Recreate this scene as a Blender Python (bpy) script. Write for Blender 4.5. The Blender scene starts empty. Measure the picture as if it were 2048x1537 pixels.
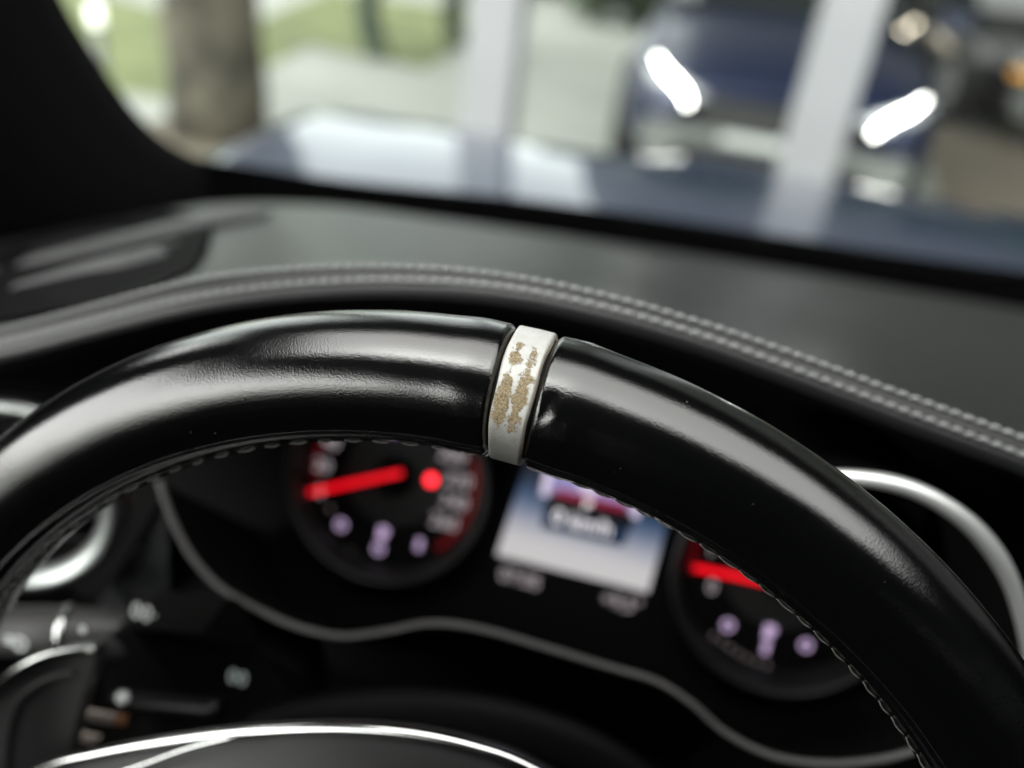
import bpy, bmesh, math, random
import numpy as np
from mathutils import Vector, Matrix, noise
from mathutils.bvhtree import BVHTree

random.seed(7)
scene = bpy.context.scene
COL = scene.collection
rad = math.radians

# ------------------------------------------------------------------ camera
# car frame, metres: origin = steering wheel centre, X to the passenger side, Y forward, Z up
FPX = 1700.0                                   # focal length in pixels of the 2048 x 1537 photograph
CAM = np.array([0.0315, -0.1277, 0.2663])
RGT = np.array([0.96431809, 0.23940094, 0.113039])
DWN = np.array([0.21605514, -0.46486341, -0.85861644])
FWD = np.array([-0.15300589, 0.85240202, -0.5])
cd = bpy.data.cameras.new('camera')
cam = bpy.data.objects.new('camera', cd)
COL.objects.link(cam)
scene.camera = cam
m = Matrix.Identity(4)
for r in range(3):
    m[r][0], m[r][1], m[r][2], m[r][3] = RGT[r], -DWN[r], -FWD[r], CAM[r]
cam.matrix_world = m
cd.sensor_width = 36.0
cd.lens = FPX / 2048 * 36.0
cd.clip_start = 0.01
cd.clip_end = 500
cd.dof.use_dof = True
cd.dof.focus_distance = 0.193
cd.dof.aperture_fstop = 4.4
cd.dof.aperture_blades = 0

# ------------------------------------------------------------------ light
world = bpy.data.worlds.new('World')
scene.world = world
world.use_nodes = True
wn, wl = world.node_tree.nodes, world.node_tree.links
bg = wn['Background']
sky = wn.new('ShaderNodeTexSky')
sky.sky_type = 'NISHITA'
sky.sun_disc = False
SUN_EL, SUN_AZ = rad(52), rad(-150)             # azimuth measured from straight ahead, negative = driver's side
sky.sun_elevation = SUN_EL
sky.sun_rotation = SUN_AZ
sky.dust_density = 1.6
hs = wn.new('ShaderNodeHueSaturation')
hs.inputs['Saturation'].default_value = 0.06
tint = wn.new('ShaderNodeMix')
tint.data_type = 'RGBA'
tint.blend_type = 'MULTIPLY'
tint.inputs['Factor'].default_value = 1.0
tint.inputs['B'].default_value = (0.975, 1.0, 0.965, 1)
wl.new(sky.outputs[0], hs.inputs['Color'])
wl.new(hs.outputs[0], tint.inputs['A'])
wl.new(tint.outputs['Result'], bg.inputs['Color'])
bg.inputs['Strength'].default_value = 0.15
sd = bpy.data.lights.new('sun', 'SUN')
sd.energy = 1.5
sd.angle = rad(150)
sd.color = (1.0, 0.97, 0.92)
sun = bpy.data.objects.new('sun', sd)
COL.objects.link(sun)
sdir = Vector((math.sin(SUN_AZ) * math.cos(SUN_EL), math.cos(SUN_AZ) * math.cos(SUN_EL), math.sin(SUN_EL)))
sun.rotation_euler = sdir.to_track_quat('Z', 'Y').to_euler()
scene.view_settings.view_transform = 'Standard'
scene.view_settings.look = 'None'
scene.view_settings.exposure = 2.08
scene.view_settings.gamma = 1.0
scene.cycles.use_denoising = True
scene.cycles.max_bounces = 8
scene.cycles.transparent_max_bounces = 12
scene.cycles.sample_clamp_indirect = 8.0

# ------------------------------------------------------------------ measuring helpers
def ray(px, py):
    return RGT * ((px - 1024) / FPX) + DWN * ((py - 768.5) / FPX) + FWD
def on_y(px, py, y):
    d = ray(px, py)
    return CAM + d * ((y - CAM[1]) / d[1])
def on_x(px, py, x):
    d = ray(px, py)
    return CAM + d * ((x - CAM[0]) / d[0])
def on_z(px, py, z):
    d = ray(px, py)
    return CAM + d * ((z - CAM[2]) / d[2])
def on_plane(px, py, p0, nn):
    d = ray(px, py)
    return CAM + d * (((p0 - CAM) @ nn) / (d @ nn))
def smooth(pts, n, closed=False):
    """Catmull-Rom resample of a polyline to n points, even arc length."""
    P = np.array(pts, float)
    if closed:
        Q = np.vstack([P[-1], P, P[0], P[1]])
    else:
        Q = np.vstack([2 * P[0] - P[1], P, 2 * P[-1] - P[-2]])
    out = []
    for i in range(1, len(Q) - 2):
        for t in np.linspace(0, 1, 24, endpoint=False):
            a, b, c, d = Q[i - 1], Q[i], Q[i + 1], Q[i + 2]
            out.append(.5 * ((2 * b) + (c - a) * t + (2 * a - 5 * b + 4 * c - d) * t * t + (3 * b - a - 3 * c + d) * t ** 3))
    out.append(Q[-2])
    out = np.array(out)
    s = np.r_[0, np.cumsum(np.linalg.norm(np.diff(out, axis=0), axis=1))]
    g = np.linspace(0, s[-1], n + (1 if closed else 0))
    res = np.stack([np.interp(g, s, out[:, k]) for k in range(out.shape[1])], 1)
    return res[:-1] if closed else res

# ------------------------------------------------------------------ materials
def mat(name, base=(.5, .5, .5), rough=.5, metal=0.0, spec=.5, coat=0.0, coat_rough=.1, bump=None, emit=None, estr=0, vary=None):
    """bump=(scale, strength, distance); vary=(scale, amount) = uneven tone of the surface itself."""
    mt = bpy.data.materials.new(name)
    mt.use_nodes = True
    N, L = mt.node_tree.nodes, mt.node_tree.links
    b = N['Principled BSDF']
    b.inputs['Base Color'].default_value = (*base, 1)
    b.inputs['Roughness'].default_value = rough
    b.inputs['Metallic'].default_value = metal
    b.inputs['Specular IOR Level'].default_value = spec
    b.inputs['Coat Weight'].default_value = coat
    b.inputs['Coat Roughness'].default_value = coat_rough
    if emit:
        b.inputs['Emission Color'].default_value = (*emit, 1)
        b.inputs['Emission Strength'].default_value = estr
    tc = N.new('ShaderNodeTexCoord')
    if bump:
        nz = N.new('ShaderNodeTexNoise')
        nz.inputs['Scale'].default_value = bump[0]
        nz.inputs['Detail'].default_value = 4
        bp = N.new('ShaderNodeBump')
        bp.inputs['Strength'].default_value = bump[1]
        bp.inputs['Distance'].default_value = bump[2]
        L.new(tc.outputs['Object'], nz.inputs['Vector'])
        L.new(nz.outputs['Fac'], bp.inputs['Height'])
        L.new(bp.outputs['Normal'], b.inputs['Normal'])
        if coat:
            L.new(bp.outputs['Normal'], b.inputs['Coat Normal'])
    if vary:
        nv = N.new('ShaderNodeTexNoise')
        nv.inputs['Scale'].default_value = vary[0]
        nv.inputs['Detail'].default_value = 6
        rp = N.new('ShaderNodeValToRGB')
        lo, hi = 1 - vary[1], 1 + vary[1]
        rp.color_ramp.elements[0].position = .3
        rp.color_ramp.elements[1].position = .7
        rp.color_ramp.elements[0].color = (*[min(1, c * lo) for c in base], 1)
        rp.color_ramp.elements[1].color = (*[min(1, c * hi) for c in base], 1)
        L.new(tc.outputs['Object'], nv.inputs['Vector'])
        L.new(nv.outputs['Fac'], rp.inputs['Fac'])
        L.new(rp.outputs['Color'], b.inputs['Base Color'])
    return mt

class NT:
    """small wrapper for writing node maths."""
    def __init__(s, mt):
        s.N, s.L = mt.node_tree.nodes, mt.node_tree.links
    def math(s, op, a, b=None, c=None, clamp=False):
        n = s.N.new('ShaderNodeMath')
        n.operation = op
        n.use_clamp = clamp
        for k, v in enumerate((a, b, c)):
            if v is None:
                continue
            if isinstance(v, (int, float)):
                n.inputs[k].default_value = v
            else:
                s.L.new(v, n.inputs[k])
        return n.outputs[0]
    def noise(s, vec, scale, detail=4, rough=.5):
        n = s.N.new('ShaderNodeTexNoise')
        n.inputs['Scale'].default_value = scale
        n.inputs['Detail'].default_value = detail
        n.inputs['Roughness'].default_value = rough
        s.L.new(vec, n.inputs['Vector'])
        return n.outputs['Fac']
    def step(s, v, lo, hi):
        n = s.N.new('ShaderNodeMapRange')
        n.interpolation_type = 'SMOOTHSTEP'
        n.inputs['From Min'].default_value = lo
        n.inputs['From Max'].default_value = hi
        s.L.new(v, n.inputs['Value'])
        return n.outputs[0]
    def mix(s, f, a, b):
        n = s.N.new('ShaderNodeMix')
        n.data_type = 'RGBA'
        for key, v in (('Factor', f), ('A', a), ('B', b)):
            if isinstance(v, tuple):
                n.inputs[key].default_value = (*v, 1)
            elif isinstance(v, (int, float)):
                n.inputs[key].default_value = v
            else:
                s.L.new(v, n.inputs[key])
        return n.outputs['Result']

def leather_material():
    """black wheel leather, worn smooth, fine pores, a few specks of dust."""
    mt = mat('wheel_leather', (.0016, .0017, .0018), .26, spec=.12, coat=1.0, coat_rough=.10)
    t = NT(mt)
    b = t.N['Principled BSDF']
    tc = t.N.new('ShaderNodeTexCoord')
    o = tc.outputs['Object']
    vo = t.N.new('ShaderNodeTexVoronoi')
    vo.inputs['Scale'].default_value = 2300
    t.L.new(o, vo.inputs['Vector'])
    n1 = t.noise(o, 2900, 3, .65)
    n2 = t.noise(o, 260, 3, .5)
    h = t.math('ADD', t.math('MULTIPLY', vo.outputs['Distance'], .6), t.math('ADD', n1, t.math('MULTIPLY', n2, .15)))
    bp = t.N.new('ShaderNodeBump')
    bp.inputs['Strength'].default_value = .55
    bp.inputs['Distance'].default_value = .000055
    t.L.new(h, bp.inputs['Height'])
    t.L.new(bp.outputs['Normal'], b.inputs['Normal'])
    t.L.new(bp.outputs['Normal'], b.inputs['Coat Normal'])
    # dust specks
    v2 = t.N.new('ShaderNodeTexVoronoi')
    v2.inputs['Scale'].default_value = 420
    t.L.new(o, v2.inputs['Vector'])
    near = t.math('LESS_THAN', v2.outputs['Distance'], .10)
    few = t.math('GREATER_THAN', t.noise(o, 190, 2), .66)
    sp = t.math('MULTIPLY', near, few)
    t.L.new(t.mix(sp, (.0016, .0017, .0018), (.07, .07, .066)), b.inputs['Base Color'])
    rv = t.noise(o, 45, 3)
    t.L.new(t.math('MULTIPLY_ADD', rv, .12, .20), b.inputs['Roughness'])
    t.L.new(t.math('MULTIPLY_ADD', rv, .05, .0), b.inputs['Coat Roughness'])
    b.inputs['Coat IOR'].default_value = 1.72
    return mt

def band_material():
    """white painted leather marker band, paint worn off in two long patches down to tan hide."""
    mt = mat('worn_white_paint', (.72, .72, .70), .45)
    t = NT(mt)
    b = t.N['Principled BSDF']
    tc = t.N.new('ShaderNodeTexCoord')
    o = tc.outputs['Object']
    uv = t.N.new('ShaderNodeSeparateXYZ')
    t.L.new(tc.outputs['UV'], uv.inputs[0])
    u, v = uv.outputs['X'], uv.outputs['Y']      # u across the band, v = angle round the rim in degrees / 180
    def curve(pts):
        n = t.N.new('ShaderNodeFloatCurve')
        c = n.mapping.curves[0]
        while len(c.points) > 2:
            c.points.remove(c.points[1])
        c.points[0].location = pts[0]
        c.points[1].location = pts[-1]
        for p in pts[1:-1]:
            c.points.new(*p)
        n.mapping.update()
        t.L.new(v, n.inputs['Value'])
        return n.outputs[0]
    ragged = t.math('ADD', t.math('MULTIPLY', t.math('SUBTRACT', t.noise(o, 420, 8, .72), .5), .75),
                    t.math('MULTIPLY', t.math('SUBTRACT', t.noise(o, 2300, 4, .7), .5), .30))
    def patch(centre, width):
        d = t.math('ABSOLUTE', t.math('SUBTRACT', u, curve(centre)))
        return t.step(t.math('ADD', t.math('SUBTRACT', curve(width), d), ragged), -.012, .03)
    D = 1 / 180.0
    a = patch([(0, .34), (25 * D, .33), (60 * D, .28), (85 * D, .25), (110 * D, .27), (1, .27)],
              [(0, -.3 + .3), (18 * D, .0), (28 * D, .02), (40 * D, .10), (48 * D, .12), (56 * D, .03), (62 * D, .11), (72 * D, .18), (92 * D, .19), (99 * D, .12), (104 * D, .0), (1, 0)])
    c = patch([(0, .72), (60 * D, .70), (80 * D, .65), (110 * D, .63), (1, .63)],
              [(0, 0), (30 * D, .0), (42 * D, .08), (54 * D, .03), (58 * D, .11), (66 * D, .15), (80 * D, .19), (86 * D, .10), (94 * D, .17), (103 * D, .10), (109 * D, .0), (1, 0)])
    # where the width curve is zero the raggedness alone must not open a patch
    gate = t.math('MULTIPLY', t.step(v, 22 * D, 40 * D), t.math('SUBTRACT', 1.0, t.step(v, 100 * D, 112 * D)))
    wear = t.math('MULTIPLY', t.math('MAXIMUM', a, c), t.step(t.math('ADD', gate, ragged), .25, .40))
    hide = t.mix(t.step(t.noise(o, 2600, 5, .75), .34, .66), (.055, .040, .020), (.34, .265, .155))
    grime = t.mix(t.noise(o, 420, 5, .6), (.48, .48, .46), (.37, .37, .35))
    # pores filled with dirt on the lower half, rubbed edges
    vo = t.N.new('ShaderNodeTexVoronoi')
    vo.inputs['Scale'].default_value = 2500
    t.L.new(o, vo.inputs['Vector'])
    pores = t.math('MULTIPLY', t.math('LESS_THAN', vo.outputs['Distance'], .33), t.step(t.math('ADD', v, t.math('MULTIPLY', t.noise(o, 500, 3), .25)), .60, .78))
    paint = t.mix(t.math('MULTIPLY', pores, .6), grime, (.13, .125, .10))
    soil_shade = t.math('MULTIPLY', t.step(t.math('ADD', v, t.math('MULTIPLY', t.noise(o, 330, 4), .12)), .52, .76), .78)  # lower end darkened: shade painted in along with the soil
    paint = t.mix(soil_shade, paint, (.105, .107, .097))
    peck = t.math('MULTIPLY', t.math('GREATER_THAN', t.noise(o, 3800, 2, .5), .66), t.step(t.noise(o, 600, 3), .47, .60))
    paint = t.mix(t.math('MULTIPLY', peck, .65), paint, (.16, .13, .08))
    edge = t.step(t.math('ADD', t.math('ABSOLUTE', t.math('SUBTRACT', u, .5)), t.math('MULTIPLY', ragged, .35)), .43, .50)
    paint = t.mix(t.math('MULTIPLY', edge, .8), paint, (.30, .25, .17))
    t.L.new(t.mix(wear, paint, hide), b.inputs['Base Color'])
    t.L.new(t.math('MULTIPLY_ADD', wear, .35, .42), b.inputs['Roughness'])
    bp = t.N.new('ShaderNodeBump')
    bp.inputs['Strength'].default_value = .8
    bp.inputs['Distance'].default_value = .00018
    hh = t.math('SUBTRACT', t.math('MULTIPLY', t.noise(o, 1800, 4, .7), .5), t.math('MULTIPLY', wear, .7))
    t.L.new(hh, bp.inputs['Height'])
    t.L.new(bp.outputs['Normal'], b.inputs['Normal'])
    return mt

M = {}
M['leather'] = leather_material()
M['band'] = band_material()
M['thread_black'] = mat('thread_grey', (.12, .12, .11), .7, bump=(4000, .6, .0001))
M['gap'] = mat('seam_felt', (.006, .006, .006), .9)
M['dash'] = mat('dash_skin', (.012, .0122, .0123), .40, spec=.72, bump=(900, .35, .00025), vary=(3, .08))
M['dash_lip'] = mat('dash_lip_leather', (.011, .0115, .0118), .42, spec=.5, bump=(900, .4, .0003))
M['slat'] = mat('demister_grey', (.10, .10, .102), .5, bump=(900, .3, .0002))
M['thread_grey'] = mat('thread_pale', (.20, .205, .205), .6, bump=(3000, .5, .0002))
M['black_plastic'] = mat('black_plastic', (.0025, .0025, .0027), .42, spec=.3, bump=(1500, .2, .0001))
M['black_soft'] = mat('black_soft_trim', (.004, .0038, .004), .8, spec=.15, bump=(600, .3, .0003))
M['black_void'] = mat('black_recess', (.002, .002, .002), .85, spec=.1)
M['cowl'] = mat('cowl_plastic', (.0028, .0028, .003), .62, spec=.12, bump=(1500, .2, .0001))
M['grey_plastic'] = mat('grey_plastic', (.022, .024, .024), .5, bump=(900, .3, .0002))
M['stalk'] = mat('stalk_plastic', (.048, .046, .047), .42, bump=(1200, .2, .0001))
M['chrome'] = mat('satin_chrome', (.82, .83, .82), .16, metal=1.0)
M['chrome_satin'] = mat('brushed_chrome', (.36, .375, .37), .36, metal=1.0)
M['ring'] = mat('satin_silver_ring', (.80, .82, .81), .42, metal=.75, spec=.6)
M['bezel'] = mat('satin_grey_bezel', (.055, .054, .053), .4, spec=.5)
M['dial_ring'] = mat('dial_ring_grey', (.012, .013, .013), .4, spec=.35)
M['print'] = mat('white_print', (.75, .78, .77), .6)
M['tan_print'] = mat('tan_plastic', (.48, .42, .37), .45)
M['copper'] = mat('copper_contact', (.45, .20, .10), .4)
M['dial'] = mat('dial_face', (.002, .002, .002), .7, spec=.1)
M['dial_inner'] = mat('dial_inner_face', (.016, .016, .016), .6, spec=.2)
M['lit_white'] = mat('backlit_numerals', (.05, .05, .05), .5, emit=(1.0, .88, .92), estr=.10)
M['lit_dim'] = mat('backlit_ticks', (.03, .03, .03), .5, emit=(1.0, .80, .82), estr=0.03571)
M['lit_lilac'] = mat('backlit_symbols', (.05, .05, .05), .5, emit=(.86, .62, 1.0), estr=.17)
M['lit_red'] = mat('needle_red', (.2, .0, .0), .5, emit=(1.0, .003, .014), estr=.31)
M['lit_red_dim'] = mat('scale_red', (.1, .0, .0), .5, emit=(1.0, .02, .05), estr=.022)
M['lit_red_lamp'] = mat('warning_red', (.2, .0, .0), .5, emit=(1.0, .022, .035), estr=0.9286)

# ------------------------------------------------------------------ mesh helpers
def obj(name, verts, faces, material, parent=None, shade=True, uvs=None, sub=0):
    me = bpy.data.meshes.new(name)
    me.from_pydata([tuple(map(float, v)) for v in verts], [], faces)
    if shade:
        me.shade_smooth()
    if uvs is not None:
        lay = me.uv_layers.new(name='UVMap')
        for lp in me.loops:
            lay.data[lp.index].uv = uvs[lp.vertex_index]
    me.materials.append(material)
    o = bpy.data.objects.new(name, me)
    COL.objects.link(o)
    if parent:
        o.parent = parent
    if sub:
        s = o.modifiers.new('subdivision', 'SUBSURF')
        s.levels = s.render_levels = sub
    return o
def grid(rows, closed_u=False, closed_v=False):
    rows = np.array(rows)
    a, b = rows.shape[:2]
    V = rows.reshape(-1, 3)
    F = []
    for i in range(a if closed_u else a - 1):
        for j in range(b if closed_v else b - 1):
            i2, j2 = (i + 1) % a, (j + 1) % b
            F.append((i * b + j, i * b + j2, i2 * b + j2, i2 * b + j))
    return V, F
def tube_geo(path, radius, n=12, closed=False, squash=None, up=None):
    P = np.array(path, float)
    k = len(P)
    rr = np.broadcast_to(np.array(radius, float), (k,))
    T = np.gradient(P, axis=0) if not closed else np.roll(P, -1, 0) - np.roll(P, 1, 0)
    T /= np.linalg.norm(T, axis=1, keepdims=True)
    u = np.array(up if up is not None else (0, -.3, 1.0), float)
    rows = []
    for i in range(k):
        a = np.cross(T[i], u)
        a /= np.linalg.norm(a)
        b = np.cross(a, T[i])
        s = squash or 1.0
        rows.append([P[i] + rr[i] * (math.cos(t) * a * s + math.sin(t) * b) for t in np.linspace(0, 2 * math.pi, n, endpoint=False)])
    V, F = grid(rows, closed_u=closed, closed_v=True)
    F = list(F)
    if not closed:
        F.append(tuple(range(n))[::-1])
        F.append(tuple(range((k - 1) * n, k * n)))
    return V, F
def tube(name, path, radius, material, parent=None, n=12, closed=False, squash=None, up=None):
    V, F = tube_geo(path, radius, n, closed, squash, up)
    return obj(name, V, F, material, parent)
def prism(name, pts, thick, nrm, material, parent=None, shade=False):
    """closed polygon of 3-D points given a thickness along -nrm."""
    P = np.array(pts, float)
    q = P - np.array(nrm) * thick
    k = len(P)
    F = [tuple(range(k)), tuple(range(2 * k - 1, k - 1, -1))]
    F += [(i, k + i, k + (i + 1) % k, (i + 1) % k) for i in range(k)]
    return obj(name, np.vstack([P, q]), F, material, parent, shade)
def box(name, lo, hi, material, parent=None, bevel=0):
    (x0, y0, z0), (x1, y1, z1) = lo, hi
    V = [(x, y, z) for x in (x0, x1) for y in (y0, y1) for z in (z0, z1)]
    F = [(0, 1, 3, 2), (4, 6, 7, 5), (0, 4, 5, 1), (2, 3, 7, 6), (0, 2, 6, 4), (1, 5, 7, 3)]
    o = obj(name, V, F, material, parent, shade=False)
    if bevel:
        b = o.modifiers.new('bevel', 'BEVEL')
        b.width = bevel
        b.segments = 3
    return o
def empty(name, label, cat, loc=(0, 0, 0), group=None):
    o = bpy.data.objects.new(name, None)
    o.empty_display_size = .05
    COL.objects.link(o)
    o.location = loc
    o['label'] = label
    o['category'] = cat
    if group:
        o['group'] = group
    return o
def tag(o, label, cat, group=None):
    o['label'] = label
    o['category'] = cat
    if group:
        o['group'] = group
    return o
def struct(o):
    o['kind'] = 'structure'
    return o
def lettering(name, text, size, origin, xdir, ydir, material, parent, align='CENTER', depth=.0004):
    cu = bpy.data.curves.new(name, 'FONT')
    cu.body = text
    cu.size = size
    cu.align_x = align
    cu.align_y = 'CENTER'
    cu.extrude = depth
    cu.resolution_u = 3
    tmp = bpy.data.objects.new(name + '_tmp', cu)
    COL.objects.link(tmp)
    dg = bpy.context.evaluated_depsgraph_get()
    me = bpy.data.meshes.new_from_object(tmp.evaluated_get(dg))
    bpy.data.objects.remove(tmp)
    bpy.data.curves.remove(cu)
    x, y = np.array(xdir, float), np.array(ydir, float)
    z = np.cross(x, y)
    z /= np.linalg.norm(z)
    mm = Matrix([[x[r], y[r], z[r], origin[r]] for r in range(3)] + [[0, 0, 0, 1]])
    me.transform(mm)
    me.materials.clear()
    me.materials.append(material)
    o = bpy.data.objects.new(name, me)
    COL.objects.link(o)
    o.parent = parent
    return o

# ================================================================== THE CABIN SHELL (roof with glass-roof opening, doors, back)
GZ = -1.10                                     # ground below the wheel centre
def shell():
    def part(name, quads, mtl):
        V, F = [], []
        for q in quads:
            F.append(tuple(range(len(V), len(V) + len(q))))
            V += q
        o = obj(name, V, F, mtl, shade=False)
        s = o.modifiers.new('thickness', 'SOLIDIFY')
        s.thickness = .03
        return struct(o)
    zr = .47
    xl, xr = -.48, 1.22
    yb, yf = -2.3, .36                          # rear wall, windscreen header
    sx0, sx1, sy0, sy1 = -.30, .50, -.17, .125    # glass roof opening
    part('roof_lining', [
        [(xl, yb, zr), (xr, yb, zr), (xr, sy0, zr), (xl, sy0, zr)],
        [(xl, sy1, zr), (xr, sy1, zr), (xr, yf, zr - .02), (xl, yf, zr - .02)],
        [(xl, sy0, zr), (sx0, sy0, zr), (sx0, sy1, zr), (xl, sy1, zr)],
        [(sx1, sy0, zr), (xr, sy0, zr), (xr, sy1, zr), (sx1, sy1, zr)]], M['black_soft'])
    for nm, x in (('wall_left', xl - .03), ('wall_right', xr + .03)):
        zs = .0 if x < 0 else .40  # passenger window filled in almost to the rail to block side light
        part(nm, [
            [(x, yb, -.9), (x, .6, -.9), (x, .6, zs - .14), (x, .4, zs), (x, yb, zs)],
            [(x, yb, .41), (x, yf + .05, .41), (x, yf + .05, zr + .02), (x, yb, zr + .02)],
            [(x, yb, zs), (x, -1.9, zs), (x, -1.8, .41), (x, yb, .41)],
            [(x, .03, zs), (x, .19, zs), (x, .19, .41), (x, -.05, .41)],
            [(x, .19, zs), (x, .33, zs), (x, .33, .27), (x, .19, .31)],
            [(x, .33, min(zs, .1)), (x, .47, min(zs, .1)), (x, .45, .12), (x, .36, .25), (x, .33, .27)] if x < 0 else
            [(x, .19, .1), (x, .80, .1), (x, .70, .2), (x, .45, .46), (x, .19, .46)]], M['black_soft'])
    part('wall_back', [[(xl, yb, -.9), (xr, yb, -.9), (xr, yb, zr), (xl, yb, zr)]], M['black_soft'])
    part('floor', [[(xl, yb, -.75), (xr, yb, -.75), (xr, .8, -.75), (xl, .8, -.75)]], M['black_soft'])
shell()

# ================================================================== STEERING WHEEL
TAU = rad(15.07)
AX = np.array([0, -math.cos(TAU), math.sin(TAU)])       # towards the driver
E0 = np.array([0, math.sin(TAU), math.cos(TAU)])        # twelve o'clock
X0 = np.array([1.0, 0, 0])
RW, RT = .169, .0160
def rim_point(th, ph, r):
    e = math.sin(th) * X0 + math.cos(th) * E0
    return e * (RW + r * math.cos(ph)) + AX * (r * math.sin(ph))
wheel = empty('steering_wheel', 'black leather steering wheel with a worn white marker band at the top of its rim', 'steering wheel')
def leather_piece(th0, th1, end_at, pinch=None):
    """th0..th1 in degrees; end_at = the angle beside the band where the leather is tucked in."""
    nT, nP = 620, 128
    # finer rows near the tucked end
    s = np.linspace(0, 1, nT)
    sgn = 1 if th1 > th0 else -1
    ths = end_at + sgn * abs(th1 - th0) * s ** 1.9
    ph = np.linspace(0, 360, nP, endpoint=False)
    rows, uv = [], []
    for th in ths:
        d = abs(th - end_at) * math.pi / 180 * RW          # metres from the tucked end
        k = min(1.0, d / .0017)
        tuck = -.0013 * (1 - math.sin(k * math.pi / 2)) ** 1.3 + .00035 * math.exp(-((d - .007) / .005) ** 2)
        row = []
        for p in ph:
            r = RT + tuck
            q = p if p <= 180 else p - 360
            # seam on the inner edge: a turned bead, then the groove that holds the thread
            r += .00050 * math.exp(-((q - 130) / 4.5) ** 2) - .00025 * math.exp(-((q - 139) / 4) ** 2) - .0006 * math.exp(-((q - 157) / 2.6) ** 2) + .0004 * math.exp(-((q - 171) / 5) ** 2)
            # slightly flattened thumb side
            r += -.0004 * math.exp(-((q - 95) / 32) ** 2)
            if pinch:
                tp, pp = pinch
                dd = (th - tp) * math.pi / 180 * RW
                dp = (q - pp) * math.pi / 180 * RT
                r += -.00022 * math.exp(-((dd + dp * .25) / .0013) ** 2 - (dp / .0030) ** 2) + .00016 * math.exp(-((dd - .0022 + dp * .3) / .0015) ** 2 - ((dp - .0008) / .0030) ** 2)
            base = rim_point(rad(th), rad(p), r)
            w = noise.noise(Vector(base * 30)) * .00016 + noise.noise(Vector(base * 120 + 5)) * .00003
            row.append(rim_point(rad(th), rad(p), r + w))
        rows.append(row)
    V, F = grid(rows, closed_v=True)
    if sgn > 0:
        F = [f[::-1] for f in F]
    return obj('leather_cover', V, F, M['leather'], wheel)
B0, B1 = -.22, 2.72                             # the band's edges, degrees from twelve o'clock
lp = leather_piece(0, 178, B1 + .13, pinch=(3.9, 79))
lp['label'] = 'glossy black leather of the rim on the passenger side of the band'
lp = leather_piece(0, -178, B0 - .16)
lp['label'] = 'glossy black leather of the rim on the door side of the band'
def rim_core():
    rows = [[rim_point(rad(th), rad(p), .0142) for p in range(0, 360, 8)] for th in np.linspace(B0 - 3, B1 + 3, 24)]
    V, F = grid(rows, closed_v=True)
    obj('rim_core', V, F, M['gap'], wheel)
rim_core()
def marker_band():
    us = np.r_[0, .012, .03, .055, .09, np.linspace(.14, .86, 19), .91, .945, .97, .988, 1]
    ph = np.arange(-30, 200.1, 1.6)
    rows, uv = [], []
    for p in ph:
        row = []
        for u in us:
            e = min(u, 1 - u)
            edge = 1 - min(1.0, e / .085)
            r = RT + .00025 - .0016 * edge ** 2.6
            th = B0 + (B1 - B0) * u
            th += .05 * math.sin(p * .11) * edge                # the cut edge is not quite straight
            base = rim_point(rad(th), rad(p), r)
            r += noise.noise(Vector(base * 210)) * .00009
            row.append(rim_point(rad(th), rad(p), r))
            uv.append((u, p / 180.0))
        rows.append(row)
    V, F = grid(rows)
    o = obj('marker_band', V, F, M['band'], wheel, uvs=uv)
    o['label'] = 'white painted leather band, worn through to tan in two patches'
marker_band()
def seam_stitches():
    pth = np.linspace(0, 1, 7)
    V, F = tube_geo([(t * .0052 - .0026, .00022 * math.sin(t * 9), .00035 * math.sin(t * math.pi) - .0001) for t in pth], .00017 + .00007 * np.sin(pth * math.pi), 6)
    first = None
    ph = rad(162.5)
    k = 0
    for th in np.r_[np.arange(B0 - 2.0, -66, -2.72), np.arange(B1 + 1.2, 66, 2.05)]:
        p = rim_point(rad(th), ph, RT + .0001)
        e = math.sin(rad(th)) * X0 + math.cos(rad(th)) * E0
        nrm = e * math.cos(ph) + AX * math.sin(ph)
        T = math.cos(rad(th)) * X0 - math.sin(rad(th)) * E0
        c = np.cross(nrm, T)
        T2 = T + c * random.uniform(-.10, .16)
        T2 /= np.linalg.norm(T2)
        c = np.cross(nrm, T2)
        if first is None:
            o = obj('stitch', V, F, M['thread_black'], wheel)
            first = o
        else:
            o = first.copy()
            COL.objects.link(o)
        s = random.uniform(.75, 1.05)
        o.matrix_local = Matrix([[T2[r] * s, c[r], nrm[r], p[r]] for r in range(3)] + [[0, 0, 0, 1]])
seam_stitches()
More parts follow.
